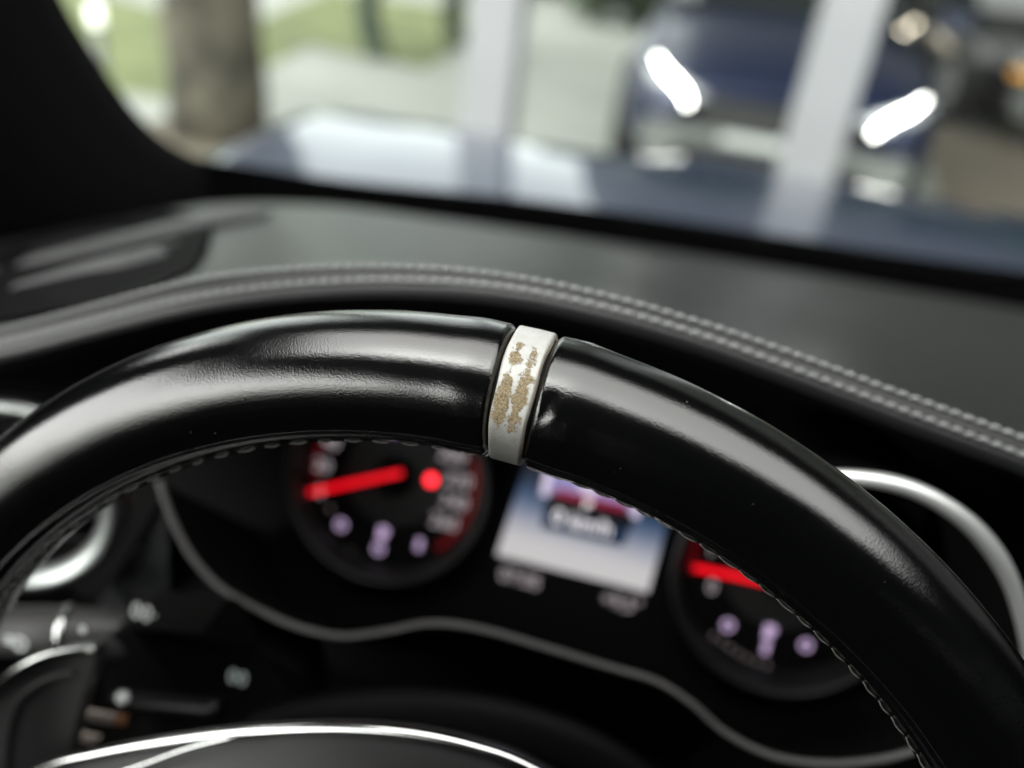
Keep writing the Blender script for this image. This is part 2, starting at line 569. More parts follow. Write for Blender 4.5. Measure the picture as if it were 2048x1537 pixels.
def hub():
    off = -AX * .010
    arc = smooth([on_plane(x, y, off, AX) for x, y in [(-260, 1700), (60, 1548), (200, 1507), (400, 1474), (560, 1460), (700, 1457), (830, 1468), (950, 1494), (1060, 1535), (1250, 1650)]], 80)
    tube('trim_ring', arc, .0016, M['chrome'], wheel, 14)
    arc2 = smooth([on_plane(x, y, off + AX * .005, AX) for x, y in [(-100, 1720), (80, 1620), (200, 1562), (300, 1525), (380, 1496), (470, 1474)]], 50)
    tube('trim_branch', arc2, np.linspace(.0013, .0004, 50), M['chrome'], wheel, 12)
    # airbag pad below the ring, domed towards the driver
    rows = []
    for s in np.linspace(0, 1, 22):
        row = []
        for a in arc:
            c = np.array([-.02, 0, 0]) - E0 * .05
            q = a * (1 - s) + c * s
            row.append(q - AX * (.004 * (1 - min(1, s * 8))) + AX * .022 * (1 - (1 - s) ** 2))
        rows.append(row)
    V, F = grid(rows)
    obj('airbag_cover', V, F, M['black_plastic'], wheel)
    # collar behind the ring that runs back to the column
    rows = []
    for s in np.linspace(0, 1, 16):
        rows.append([a - AX * (.003 + .024 * s) + E0 * (.0022 * math.sin(s * 3.1) - .020 * s) for a in arc])
    V, F = grid(rows)
    obj('hub_collar', V, F, M['cowl'], wheel)
    # shift paddle on the driver's left, behind the spoke
    pp = [(-60, 1460), (-20, 1395), (30, 1345), (90, 1312), (150, 1298), (196, 1294), (190, 1330), (172, 1385), (155, 1440), (140, 1500), (125, 1560), (-40, 1600)]
    off = -AX * .030
    pts = [on_plane(x, y, off, AX) for x, y in pp]
    pd = prism('shift_paddle', pts, .006, AX, M['stalk'], wheel)
    b = pd.modifiers.new('bevel', 'BEVEL')
    b.width = .0012
    b.segments = 3
    e = smooth([p + AX * .0012 for p in pts[0:6]], 40)
    tube('paddle_trim', e, .0017, M['chrome'], pd, 10)
    dish = smooth([on_plane(x, y, off + AX * .0005, AX) for x, y in [(10, 1560), (18, 1470), (40, 1400), (95, 1360), (150, 1345)]], 30)
    tube('paddle_ridge', dish, .0011, M['stalk'], pd, 10)
hub()

# ================================================================== DASHBOARD
dash = empty('dashboard', 'dark grey dashboard pad with a double row of pale stitching along its brow', 'dashboard', (0, .3, 0))
def par(o, p):
    o.parent = p
    o.matrix_parent_inverse = Matrix.Translation(-Vector(p.location))
    return o
YB = .115                                       # brow distance
def brow_y(px):
    return YB - .018 * max(0, (700 - px) / 700) + .004 * max(0, (px - 1200) / 850)
upper_px = [(-500, 740), (-250, 702), (0, 662), (200, 612), (400, 562), (600, 540), (800, 537), (1000, 553), (1200, 592), (1400, 648), (1600, 716), (1800, 790), (2048, 880), (2300, 975), (2600, 1090)]
lower_px = [(-500, 775), (-250, 736), (0, 696), (200, 645), (400, 597), (600, 571), (800, 564), (1000, 577), (1200, 616), (1400, 674), (1600, 746), (1800, 822), (2048, 914), (2300, 1010), (2600, 1125)]
NB = 260
def carry_on(pts, y1, y2, dz):
    """run a measured dash line on to the passenger door."""
    out = list(pts)
    step = out[-1] - out[-2]
    step = step / abs(step[0]) * .07
    while out[-1][0] < 1.12:
        p = out[-1]
        k = min(1.0, max(0.0, (p[0] - .3) / .8))
        step = np.array([.07, ((y1 * (1 - k) + y2 * k) - p[1]) * .3, step[2] * .72])
        out.append(p + step)
    return out
up_l = smooth(carry_on([on_y(x, y, brow_y(x)) for x, y in upper_px], .13, .12, .015), NB)
lo_l = smooth(carry_on([on_y(x, y, brow_y(x) - .0035) for x, y in lower_px], .1265, .1165, .015), NB)
far_px = [(-500, 565), (-250, 525), (0, 495), (200, 455), (390, 420), (560, 414), (700, 421), (1000, 455), (1300, 497), (1600, 543), (1800, 578), (2048, 619), (2300, 668), (2600, 728)]
def far_y(px):
    return .36 + .26 * min(1, max(0, (px + 100) / 700)) + .05 * min(1, max(0, (px - 700) / 1300))
far_l = smooth(carry_on([on_y(x, y, far_y(x)) for x, y in far_px], .66, .58, .0), NB)
def dash_top():
    rows = []
    for s in np.r_[np.linspace(0, .08, 6)[:-1], np.linspace(.08, 1, 26)]:
        row = []
        for a, b in zip(up_l, far_l):
            q = a * (1 - s) + b * s
            # a shallow valley behind the brow, then a soft crown towards the glass
            q = q + np.array([0, 0, -.006 * math.sin(min(1, s / .45) * math.pi) + .010 * math.sin(max(0, (s - .45) / .55) * math.pi)])
            row.append(q)
        rows.append(row)
    rows.append([b + np.array([0, .05, -.03]) for b in far_l])
    V, F = grid(rows)
    par(obj('dash_top', V, F, M['dash']), dash)
    return BVHTree.FromPolygons([Vector(v) for v in V], F)
DASH_BVH = dash_top()
def on_dash(px, py, lift):
    d = Vector(ray(px, py)).normalized()
    hit = DASH_BVH.ray_cast(Vector(CAM), d)
    return np.array(hit[0] + Vector((0, 0, lift)) - d * .001)
def dash_lip():
    rows = []
    n = len(up_l)
    # raised welt between the two stitch rows, rolled under below
    for s in np.linspace(0, 1, 9):
        b = .0006 * math.sin(s * math.pi)
        rows.append([a * (1 - s) + c * s + np.array([0, -.3, 1.0]) * b for a, c in zip(up_l, lo_l)])
    for dy, dz in ((-.0014, -.0012), (-.0020, -.0032), (-.0016, -.0052)):
        rows.append([c + np.array([0, dy, dz]) for c in lo_l])
    V, F = grid(rows)
    par(obj('brow', V, F, M['dash_lip']), dash)
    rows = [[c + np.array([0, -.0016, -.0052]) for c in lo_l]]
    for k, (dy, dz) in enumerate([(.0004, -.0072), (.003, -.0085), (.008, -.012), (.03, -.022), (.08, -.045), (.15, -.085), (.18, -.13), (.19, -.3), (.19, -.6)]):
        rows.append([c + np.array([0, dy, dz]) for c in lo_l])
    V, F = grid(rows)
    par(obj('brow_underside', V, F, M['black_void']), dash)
dash_lip()
def dash_stitches():
    t = np.linspace(0, 1, 9)
    V, F = tube_geo([(x * .0037 - .00185, 0, .0008 * math.sin(x * math.pi) - .0002) for x in t], .00062 + .00034 * np.sin(t * math.pi), 8)
    first = None
    for line, dz in ((up_l, .0003), (lo_l, .0004)):
        d = np.linalg.norm(np.diff(line, axis=0), axis=1)
        s = np.r_[0, np.cumsum(d)]
        for g in np.arange(.0, s[-1], .00415):
            p = np.array([np.interp(g, s, line[:, k]) for k in range(3)])
            q = np.array([np.interp(g + .0015, s, line[:, k]) for k in range(3)])
            c = RGT @ (p - CAM), DWN @ (p - CAM), FWD @ (p - CAM)
            if c[2] < .05 or not (-60 < c[0] / c[2] * FPX + 1024 < 2480):
                continue
            T = q - p
            T /= np.linalg.norm(T)
            nrm = np.array([0, -.45, .9])
            nrm -= T * (nrm @ T)
            nrm /= np.linalg.norm(nrm)
            cc = np.cross(nrm, T)
            if first is None:
                o = first = obj('stitch', V, F, M['thread_grey'])
                par(o, dash)
            else:
                o = first.copy()
                COL.objects.link(o)
            p = p + nrm * dz
            o.matrix_basis = Matrix([[T[r], cc[r], nrm[r], p[r]] for r in range(3)] + [[0, 0, 0, 1]])
dash_stitches()
def fascia():
    pts = [(322, 1000), (360, 1080), (410, 1150), (470, 1212), (560, 1262), (600, 1330), (470, 1330), (330, 1290), (180, 1235), (220, 1170), (270, 1085)]
    q = [on_y(x, y, .125 - .02 * (x < 350)) for x, y in pts]
    par(prism('knee_panel', q, .004, np.array([0, -1, 0]), M['grey_plastic']), dash)
    # side demister outlet in the dash corner: two slats over a dark sheet that paints in slot and corner shade
    def slat(pxs, h, lift, squash):
        top = smooth([on_dash(x, y, lift) for x, y in pxs], 36)
        k = np.linspace(0, 1, 36)
        par(tube('demister_slat', top, h * np.clip(np.minimum(k, 1 - k) * 14 + .35, 0, 1), M['slat'], None, 12, squash=squash), dash)
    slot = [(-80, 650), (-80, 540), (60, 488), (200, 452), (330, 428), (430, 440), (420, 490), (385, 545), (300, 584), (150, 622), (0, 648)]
    par(prism('slot_and_shade', [on_dash(x, y, .002) for x, y in slot], .001, np.array([0, -.1, 1.0]), M['black_void']), dash)
    slat([(30, 556), (150, 524), (300, 485), (440, 450), (540, 434)], .0034, .004, 2.2)
    slat([(24, 618), (100, 594), (180, 569), (255, 550), (330, 528)], .0030, .006, 2.2)
    slat([(36, 590), (120, 566), (210, 541), (300, 519), (370, 500)], .0016, .004, 2.0)
    slat([(-60, 590), (-20, 575), (4, 568)], .004, .004, 1.6)
fascia()

# ================================================================== INSTRUMENT CLUSTER
TC = rad(24)
CN = np.array([0, -math.cos(TC), math.sin(TC)])          # the dials face this way
CU = np.array([0, math.sin(TC), math.cos(TC)])
CK = .43 / .51
CP = CAM + .43 * ray(788, 950)
cluster = empty('instrument_cluster', 'instrument cluster with two round dials, red needles and a lit centre screen', 'instruments', tuple(CP))
def cp(px, py, lift=0.0):
    return on_plane(px, py, CP + CN * lift * CK, CN)
def arcpts(c, r, a0, a1, n):
    return [c + CK * r * (math.cos(rad(a)) * X0 + math.sin(rad(a)) * CU) for a in np.linspace(a0, a1, n)]
def disc(name, c, r, mt, parent, n=64, r0=0.0):
    if r0:
        V, F = grid([arcpts(c, r0, 0, 360, n + 1)[:-1], arcpts(c, r, 0, 360, n + 1)[:-1]], closed_v=True)
    else:
        V, F = arcpts(c, r, 0, 360, n + 1)[:-1], [tuple(range(n))]
    o = obj(name, V, F, mt, None, shade=False)
    return par(o, parent)
def sub(o, parent):
    """child of a part: everything lies in the cluster frame, parts carry no transform of their own."""
    o.parent = parent
    return o
back = par(prism('back_panel', [CP - CN * .004 + X0 * x * CK + CU * y * CK for x, y in ((-.20, -.13), (.297, -.13), (.297, .06), (-.20, .06))], .004, CN, M['dial']), cluster)
def stroke(name, a, b, w, mt, parent, lift=.001):
    a, b = cp(*a, lift), cp(*b, lift)
    t = b - a
    t /= np.linalg.norm(t)
    s = np.cross(CN, t) * w * CK / 2
    o = prism(name, [a - s, b - s, b + s, a + s], .0008, CN, mt)
    return sub(o, parent)
def gauge(name, label, cpx, needle, numerals, symbols, arcs, ticks, rnum):
    c = cp(*cpx)
    r = .0535
    face = disc('dial', c, r, M['dial'], cluster)
    face['label'] = label
    disc_in = obj('dial_centre', arcpts(c + CN * .0006, .031, 0, 360, 49)[:-1], [tuple(range(48))], M['dial_inner'], None, shade=False)
    sub(disc_in, face)
    # cylinder wall and satin ring round the dial
    tb = np.array([[c + CN * l * CK + (p - c) for p in arcpts(c, rr, 0, 360, 73)[:-1]] for rr, l in ((.0545, -.002), (.0560, .012), (.0585, .020), (.0605, .021), (.0620, .018))])
    V, F = grid(tb, closed_v=True)
    sub(obj('dial_ring', V, F, M['dial_ring']), face)
    for a0, a1, rr in arcs:
        V, F = grid([arcpts(c + CN * .001, rr - .0008, a0, a1, 40), arcpts(c + CN * .001, rr + .0008, a0, a1, 40)])
        sub(obj('scale_arc', V, F, M['lit_red_dim'], shade=False), face)
    for a in ticks:
        d = math.cos(rad(a)) * X0 + math.sin(rad(a)) * CU
        s = np.cross(CN, d) * .0005
        p, q = c + d * .0470 * CK + CN * .001, c + d * .0495 * CK + CN * .001
        sub(prism('tick', [p - s, q - s, q + s, p + s], .0005, CN, M['lit_red_dim']), face)
    for txt, x, y, size in numerals:
        lt = lettering('numeral', txt, size * CK, cp(x, y, .0012), X0, CU, M['lit_white'], None)
        sub(lt, face)
    for x, y, kind in symbols:
        sym = cp(x, y, .0012)
        if kind == 'o':
            V, F = grid([arcpts(sym, .0016, 0, 360, 25)[:-1], arcpts(sym, .0034, 0, 360, 25)[:-1]], closed_v=True)
            sub(obj('symbol', V, F, M['lit_lilac'], shade=False), face)
        elif kind == 'pump':
            q = [sym + X0 * a * CK + CU * b * CK for a, b in ((-.003, -.004), (.0015, -.004), (.0015, .000), (.003, -.001), (.003, .003), (.0015, .004), (-.003, .004))]
            sub(prism('symbol', q, .0004, CN, M['lit_lilac']), face)
        elif kind == 'bar':
            q = [sym + X0 * a * CK + CU * b * CK for a, b in ((-.0016, -.0035), (.0016, -.0035), (.0016, .0035), (-.0016, .0035))]
            sub(prism('symbol', q, .0004, CN, M['lit_lilac']), face)
        elif kind == 'dot':
            q = [sym + X0 * a * CK + CU * b * CK for a, b in ((-.0011, -.0011), (.0011, -.0011), (.0011, .0011), (-.0011, .0011))]
            sub(prism('tick', q, .0004, CN, M['lit_dim']), face)
    a, b = needle
    stroke('needle', a, b, .0032, M['lit_red'], face, .006)
    hub_p = [p + CN * .004 for p in arcpts(c, .0115, 0, 360, 33)[:-1]]
    V, F = grid([[p for p in arcpts(c + CN * .001, .0125, 0, 360, 33)[:-1]], hub_p], closed_v=True)
    F = list(F) + [tuple(range(32, 64))]
    sub(obj('needle_hub', V, F, M['black_void']), face)
    return face
g1 = gauge('speed', 'speed dial with its red needle low on the left and a red warning lamp', (790, 952), ((618, 986), (803, 946)),
           [('20', 645, 932, .0105), ('40', 662, 886, .0105), ('0', 640, 984, .010), ('200', 905, 912, .0115), ('220', 916, 962, .0115), ('240', 908, 1005, .0115), ('260', 888, 1045, .0115)],
           [(682, 1050, 'o'), (766, 1068, 'pump'), (757, 1098, 'o'), (838, 1090, 'bar'), (652, 1072, 'dot'), (668, 1084, 'dot'), (684, 1095, 'dot'), (702, 1105, 'dot'), (660, 1018, 'dot')],
           [(-48, 24, .0508), (168, 196, .0508)], list(range(-46, 28, 4)) + list(range(166, 200, 4)), .046)
lamp = [p for p in arcpts(cp(862, 961, .0022), .0034, 0, 360, 33)[:-1]]
sub(prism('warning_lamp', lamp, .001, CN, M['lit_red_lamp']), g1)
g2 = gauge('revs', 'rev dial with its red needle at rest and lilac symbols below', (1565, 1152), ((1388, 1136), (1560, 1172)),
           [('1', 1424, 1100, .0105), ('0', 1424, 1175, .0105)],
           [(1456, 1251, 'o'), (1540, 1265, 'pump'), (1532, 1296, 'bar'), (1612, 1291, 'o'), (1428, 1272, 'dot'), (1444, 1284, 'dot'), (1460, 1296, 'dot'), (1477, 1307, 'dot'), (1495, 1317, 'dot'), (1514, 1325, 'dot'), (1535, 1331, 'dot')],
           [(160, 192, .0508)], list(range(160, 196, 4)), .046)

def screen_part():
    mt = mat('screen_glow', (.01, .01, .01), .3)
    t = NT(mt)
    b = t.N['Principled BSDF']
    tc = t.N.new('ShaderNodeTexCoord')
    sp = t.N.new('ShaderNodeSeparateXYZ')
    t.L.new(tc.outputs['UV'], sp.inputs[0])
    rp = t.N.new('ShaderNodeValToRGB')
    e = rp.color_ramp.elements
    e[0].position, e[0].color = 0, (.62, .60, .60, 1)
    e[1].position, e[1].color = 1, (.001, .002, .008, 1)
    for p, c in ((.16, (.60, .58, .59)), (.30, (.36, .37, .44)), (.42, (.13, .17, .26)), (.52, (.035, .07, .14)), (.64, (.004, .009, .03))):
        n = e.new(p)
        n.color = (*c, 1)
    t.L.new(sp.outputs['Y'], rp.inputs['Fac'])
    t.L.new(rp.outputs['Color'], b.inputs['Emission Color'])
    b.inputs['Emission Strength'].default_value = .22
    # corners of the lit area: bottom edge measured, sides carried on upward behind the rim
    bl, br = cp(993, 1110, .001), cp(1296, 1186, .001)
    tl, tr = cp(1050, 935, .001), cp(1352, 985, .001)
    tl2, tr2 = bl + (tl - bl) * 1.45, br + (tr - br) * 1.25
    n = 16
    rows, uv = [], []
    for s in np.linspace(0, 1, n):
        rows.append([(bl * (1 - u) + br * u) * (1 - s) + (tl2 * (1 - u) + tr2 * u) * s for u in np.linspace(0, 1, n)])
        uv += [(u, s) for u in np.linspace(0, 1, n)]
    V, F = grid(rows)
    scr = par(obj('screen', V, F, mt, None, shade=False, uvs=uv), cluster)
    scr['label'] = 'small lit colour screen fading from white to deep blue'
    def quad(name, pts, m_, lift=.0018):
        sub(prism(name, [cp(x, y, lift) for x, y in pts], .0004, CN, m_), scr)
    blue = mat('screen_navy', (.01, .01, .01), .4, emit=(.004, .030, .085), estr=0.1429)
    black = mat('screen_black', (.004, .004, .006), .4)
    lilac = mat('screen_lilac', (.02, .02, .02), .4, emit=(.36, .31, .62), estr=0.1786)
    pale = mat('screen_pale', (.02, .02, .02), .4, emit=(.75, .66, .86), estr=0.2214)
    red = mat('screen_red', (.02, .0, .0), .4, emit=(.42, .01, .06), estr=0.1429)
    white = mat('screen_white', (.02, .02, .02), .4, emit=(1, .95, .97), estr=0.3036)
    quad('screen_graphic', [(1082, 1056), (1245, 1094), (1268, 1040), (1090, 1002)], blue, .0016)
    quad('screen_graphic', [(1090, 1020), (1262, 1058), (1270, 1030), (1098, 990)], black, .0020)
    quad('screen_graphic', [(1108, 992), (1252, 1026), (1255, 1012), (1112, 978)], red, .0024)
    quad('screen_graphic', [(1100, 985), (1262, 1023), (1280, 940), (1118, 900)], lilac, .0018)
    quad('screen_graphic', [(1080, 990), (1096, 994), (1116, 900), (1100, 896)], pale, .0026)
    quad('screen_graphic', [(1262, 1034), (1278, 1038), (1290, 960), (1274, 956)], pale, .0026)
    ring = [p for p in arcpts(cp(1182, 965, .0030), .0075, 0, 360, 33)[:-1]]
    sub(prism('screen_graphic', ring, .0004, CN, pale), scr)
    sub(lettering('screen_text', 'P', .0095 * CK, cp(1175, 1013, .0034), X0, CU, white, None), scr)
    sub(lettering('screen_text', '0 km/h', .0125 * CK, cp(1165, 1048, .0034), X0, CU, white, None), scr)
    sub(lettering('screen_text', '07:05', .0112 * CK, cp(1040, 1158, .0012), X0, CU, M['lit_white'], None), scr)
    sub(lettering('screen_text', '+9,5°', .0108 * CK, cp(1243, 1207, .0012), X0, CU, M['lit_white'], None), scr)
screen_part()
def bezel_line():
    px = [(318, 962), (345, 1040), (385, 1115), (440, 1175), (510, 1216), (590, 1252), (680, 1272), (770, 1263), (860, 1247), (960, 1258), (1090, 1295), (1220, 1335), (1310, 1362), (1380, 1405), (1450, 1465), (1540, 1510), (1640, 1527), (1740, 1522), (1830, 1500), (1920, 1440)]
    path = smooth([cp(x, y, .125) for x, y in px], 160)
    par(tube('bezel', path, .0011, M['bezel'], None, 12, squash=1.3), cluster)
    # dark funnel wall from the bezel back to the panel
    rows = [[p - CN * l - CU * (.0006 + .45 * l) for p in path] for l in np.linspace(.0008, .11, 12)]
    V, F = grid(rows)
    par(obj('funnel_wall', V, F, M['black_void']), cluster)
bezel_line()

# ================================================================== AIR VENTS
def vent(label, cpx, rpx, y, yaw, ring_w):
    c = on_y(*cpx, y)
    depth = FWD @ (c - CAM)
    r = rpx / FPX * depth
    o = empty('air_vent', label, 'air vent', tuple(c))
    nrm = np.array([math.sin(rad(yaw)), -math.cos(rad(yaw)) * .97, .24])
    nrm /= np.linalg.norm(nrm)
    xa = np.cross(np.array([0, 0, 1.0]), nrm)
    xa /= np.linalg.norm(xa)
    ya = np.cross(nrm, xa)
    def ringrow(rr, l):
        return [nrm * l + rr * (math.cos(a) * xa + math.sin(a) * ya) for a in np.linspace(0, 2 * math.pi, 96, endpoint=False)]
    prof = [(r, -.008), (r, -.0015), (r - .001, .0007), (r - .0025, .0015), (r - ring_w * .6, .0018), (r - ring_w, -.001), (r - ring_w - .002, -.005)]
    V, F = grid([ringrow(a, b) for a, b in prof], closed_v=True)
    obj('ring', V, F, M['chrome_satin'], o)
    V, F = grid([ringrow(a, b) for a, b in ((r - ring_w - .003, -.006), (r * .72, -.022), (r * .70, -.04), (.002, -.042))], closed_v=True)
    obj('duct', V, F, M['black_void'], o)
    for k in np.linspace(-.55, .55, 5):
        h = r * k
        w = math.sqrt(max(0, (r * .72) ** 2 - h * h))
        q = [nrm * -.016 + xa * a + ya * (h + b) for a, b in ((-w, -.0012), (w, -.0012), (w, .0012), (-w, .0012))]
        prism('vane', q, .014, nrm, M['black_plastic'], o)
    prism('vane_knob', [nrm * -.010 + xa * a + ya * b for a, b in ((-.012, -.006), (.012, -.006), (.014, .006), (-.014, .006))], .01, nrm, M['chrome_satin'], o)
    return o
vent('chrome ringed round air vent in the dash beside the door', (28, 1000), 212, .09, 12, .0085)
def cluster_trim():
    px = [(1560, 985), (1640, 955), (1730, 957), (1820, 977), (1900, 1018), (1965, 1075), (2015, 1150), (2042, 1230), (2058, 1330), (2050, 1450)]
    path = smooth([on_y(x, y, .112) for x, y in px], 70)
    rr = np.interp(np.linspace(0, 1, 70), [0, .2, .5, .8, 1], [.0014, .0026, .0030, .0020, .0013])
    par(tube('trim_arc', path, rr, M['ring'], None, 14), dash)
    rows = [[p + np.array([0, .001 + dy, -dy * .3]) for p in path] for dy in np.linspace(.0, .09, 8)]
    V, F = grid(rows)
    par(obj('trim_wall', V, F, M['black_void']), dash)
cluster_trim()

# ================================================================== STALKS
def stalks():
    s = empty('indicator_stalk', 'dark grey column stalk with a chrome ring and white printed symbols', 'stalk', tuple(on_y(250, 1260, .13)))
    path = smooth([on_y(x, y, yy) for x, y, yy in [(-120, 1262, .055), (-40, 1262, .058), (40, 1262, .062), (130, 1264, .066), (230, 1268, .072), (330, 1280, .08), (430, 1306, .09), (520, 1345, .10), (600, 1390, .115)]], 60)
    rr = np.interp(np.linspace(0, 1, 60), [0, .1, .3, .5, .75, 1], [.0075, .0095, .0098, .0088, .0075, .007])
    par(tube('stalk_body', path, rr, M['stalk'], None, 20), s)
    i = 20
    ax_ = path[21] - path[15]
    ax_ /= np.linalg.norm(ax_)
    rp = [path[18] + ax_ * t for t in (-.0016, -.0012, .0, .0012, .0016)]
    ring = tube('chrome_ring', rp, np.array([.0096, .0106, .0109, .0106, .0096]), M['chrome'], None, 32, up=(0, -.3, 1))
    par(ring, s)
    def sym(txt, x, y, size, yy, name='symbol'):
        par(lettering(name, txt, size, on_y(x, y, yy), X0 * .98 + np.array([0, 0, -.02]), CU, M['print'], None, depth=.0002), s)
    sym('≡D', 32, 1287, .0075, .050)
    sym('-', -12, 1280, .0085, .050)
    sym('•', 165, 1262, .011, .054)
    sym('00·', 288, 1228, .0085, .064)
    hood_px = [(205, 1275), (260, 1255), (400, 1268), (520, 1300), (600, 1350), (620, 1430), (400, 1440), (210, 1420)]
    par(prism('column_shroud', [on_y(x, y, .066 + .022 * (x > 450)) for x, y in hood_px], .02, np.array([0, -1, 0]), M['black_void']), s)
    par(lettering('symbol', '00', .0078, on_y(475, 1357, .062), X0, CU, mat('grey_print', (.35, .40, .39), .6), None, depth=.0002), s)
    c = empty('cruise_stalk', 'short black column lever with a pale tip and a tan printed strip', 'stalk', tuple(on_y(280, 1420, .08)))
    pth = smooth([on_y(x, y, .050) for x, y in [(235, 1398), (300, 1404), (370, 1412), (440, 1420)]], 16)
    par(tube('lever', pth, .0042, M['black_plastic'], None, 14), c)
    tip = smooth([on_y(x, y, .045) for x, y in [(234, 1392), (246, 1396), (256, 1398)]], 8)
    par(tube('lever_tip', tip, [.0012, .0019, .0022, .0023, .0023, .0022, .0019, .0012], M['print'], None, 14), c)
    def strip(nm, pts, mt):
        par(prism(nm, [on_y(x, y, .046) for x, y in pts], .0015, np.array([0, -1, 0]), mt), c)
    strip('printed_strip', [(168, 1424), (230, 1434), (226, 1450), (164, 1440)], M['tan_print'])
    strip('contact', [(231, 1434), (252, 1436), (250, 1452), (228, 1450)], M['copper'])
    strip('printed_strip', [(158, 1468), (198, 1478), (184, 1490), (152, 1482)], M['tan_print'])
stalks()
def column():
    o = empty('column_cowl', 'black plastic cowl over the steering column behind the wheel hub', 'cowl', (0, .1, 0))
    line = smooth([on_y(x, y, .07) for x, y in [(150, 1640), (330, 1520), (500, 1440), (680, 1402), (860, 1398), (1040, 1428), (1220, 1500), (1380, 1620)]], 40)
    rows = [[p + np.array([0, dy, dz]) for p in line] for dy, dz in ((-.004, -.012), (-.001, -.003), (.003, 0), (.008, -.003), (.05, -.062), (.10, -.13), (.16, -.20))]
    V, F = grid(rows)
    par(obj('cowl_top', V, F, M['cowl']), o)
column()

# ================================================================== WINDSCREEN AND PILLAR
def windscreen():
    w = empty('windscreen', 'clear car windscreen with a black border along its lower edge', 'windscreen', (.37, .6, 0))
    gm = bpy.data.materials.new('windscreen_glass')
    gm.use_nodes = True
    N, L = gm.node_tree.nodes, gm.node_tree.links
    N.remove(N['Principled BSDF'])
    tr, gl, mx, fr = N.new('ShaderNodeBsdfTransparent'), N.new('ShaderNodeBsdfGlossy'), N.new('ShaderNodeMixShader'), N.new('ShaderNodeFresnel')
    tr.inputs[0].default_value = (.84, .88, .86, 1)
    gl.inputs['Roughness'].default_value = .0
    gl.inputs['Color'].default_value = (.9, .9, .9, 1)
    fr.inputs[0].default_value = 1.35
    L.new(fr.outputs[0], mx.inputs[0])
    L.new(tr.outputs[0], mx.inputs[1])
    L.new(gl.outputs[0], mx.inputs[2])
    L.new(mx.outputs[0], N['Material Output'].inputs['Surface'])
    base_px = [(-150, 300), (150, 318), (330, 330), (470, 350), (700, 384), (1000, 415), (1300, 455), (1600, 501), (1800, 532), (2048, 566), (2300, 610), (2600, 660)]
    def gy(px):
        return far_y(px) + .02
    base = smooth([on_y(x, y, gy(x)) for x, y in base_px], 60)
    rows = []
    for s in np.linspace(0, 1, 14):
        rows.append([b + np.array([-.10 * (b[0] - .37) * s, -.28 * s + .03 * math.sin(s * 3.1), .47 * s - (b[2] * s * .5)]) for b in base])
    V, F = grid(rows)
    par(obj('glass_pane', V, F, gm), w)
    # black ceramic border: from the glass edge down behind the dash
    rows = [[b + np.array([0, .004, .010]) for b in base], [b + np.array([0, .012, -.004]) for b in base], [b + np.array([0, .012, -.09]) for b in base]]
    V, F = grid(rows)
    par(obj('black_border', V, F, M['black_void']), w)
windscreen()
def pillar():
    inner_px = [(40, -120), (95, 0), (140, 75), (190, 150), (245, 222), (300, 274), (360, 308), (420, 330), (500, 348)]
    edge = smooth([on_x(x, y, -.425) for x, y in inner_px], 40)
    rows = []
    for s in np.linspace(0, 1, 12):
        # the trim turns from facing the glass to facing the driver, then meets the door
        rows.append([p + np.array([-.012 * s - .05 * s * s, -.13 * s, -.07 * s - .02 * math.sin(s * 3.1)]) + np.array([.010, -.02, .005]) * math.sin(s * math.pi) for p in edge])
    rows.append([p + np.array([-.08, -.33, -.22]) for p in edge])
    V, F = grid(rows)
    o = tag(obj('pillar_trim', V, F, M['black_soft']), 'dark fabric windscreen pillar trim beside the driver, curving into the dash corner', 'pillar trim')
    s = o.modifiers.new('thickness', 'SOLIDIFY')
    s.thickness = .012
    s.offset = -1
pillar()

# ================================================================== BONNET
def bonnet():
    mt = mat('blue_car_paint', (.010, .020, .055), .35, metal=.35, coat=1.0, coat_rough=.03)
    soft = smooth([(.66, -.055), (.80, -.048), (.95, -.050), (1.10, -.058), (1.25, -.074), (1.40, -.100), (1.55, -.140), (1.70, -.195), (1.82, -.26), (1.90, -.35), (1.93, -.47)], 60)
    flat = smooth([(.66, -.058), (.80, -.052), (.95, -.049), (1.08, -.052), (1.17, -.064), (1.25, -.088), (1.36, -.13), (1.50, -.18), (1.66, -.25), (1.78, -.34), (1.84, -.47)], 60)
    rows = []
    for (ys, zs_), (yf_, zf) in zip(soft, flat):
        row = []
        for x in np.linspace(-.55, 1.29, 70):
            k = (x - .37) / .92
            w = min(1, max(0, (abs(k) - .36) / .22))          # shoulders are flatter and roll off sooner than the middle
            w = w * w * (3 - 2 * w)
            y, z = ys * (1 - w) + yf_ * w, zs_ * (1 - w) + zf * w
            row.append((x, y, z - .03 * max(0, abs(k) - .8)))
        rows.append(row)
    V, F = grid(rows)
    o = tag(obj('car_bonnet', V, F, mt), 'glossy blue car bonnet seen through the windscreen just beyond the dash', 'bonnet')
    s = o.modifiers.new('thickness', 'SOLIDIFY')
    s.thickness = .01
    s.offset = -1
bonnet()

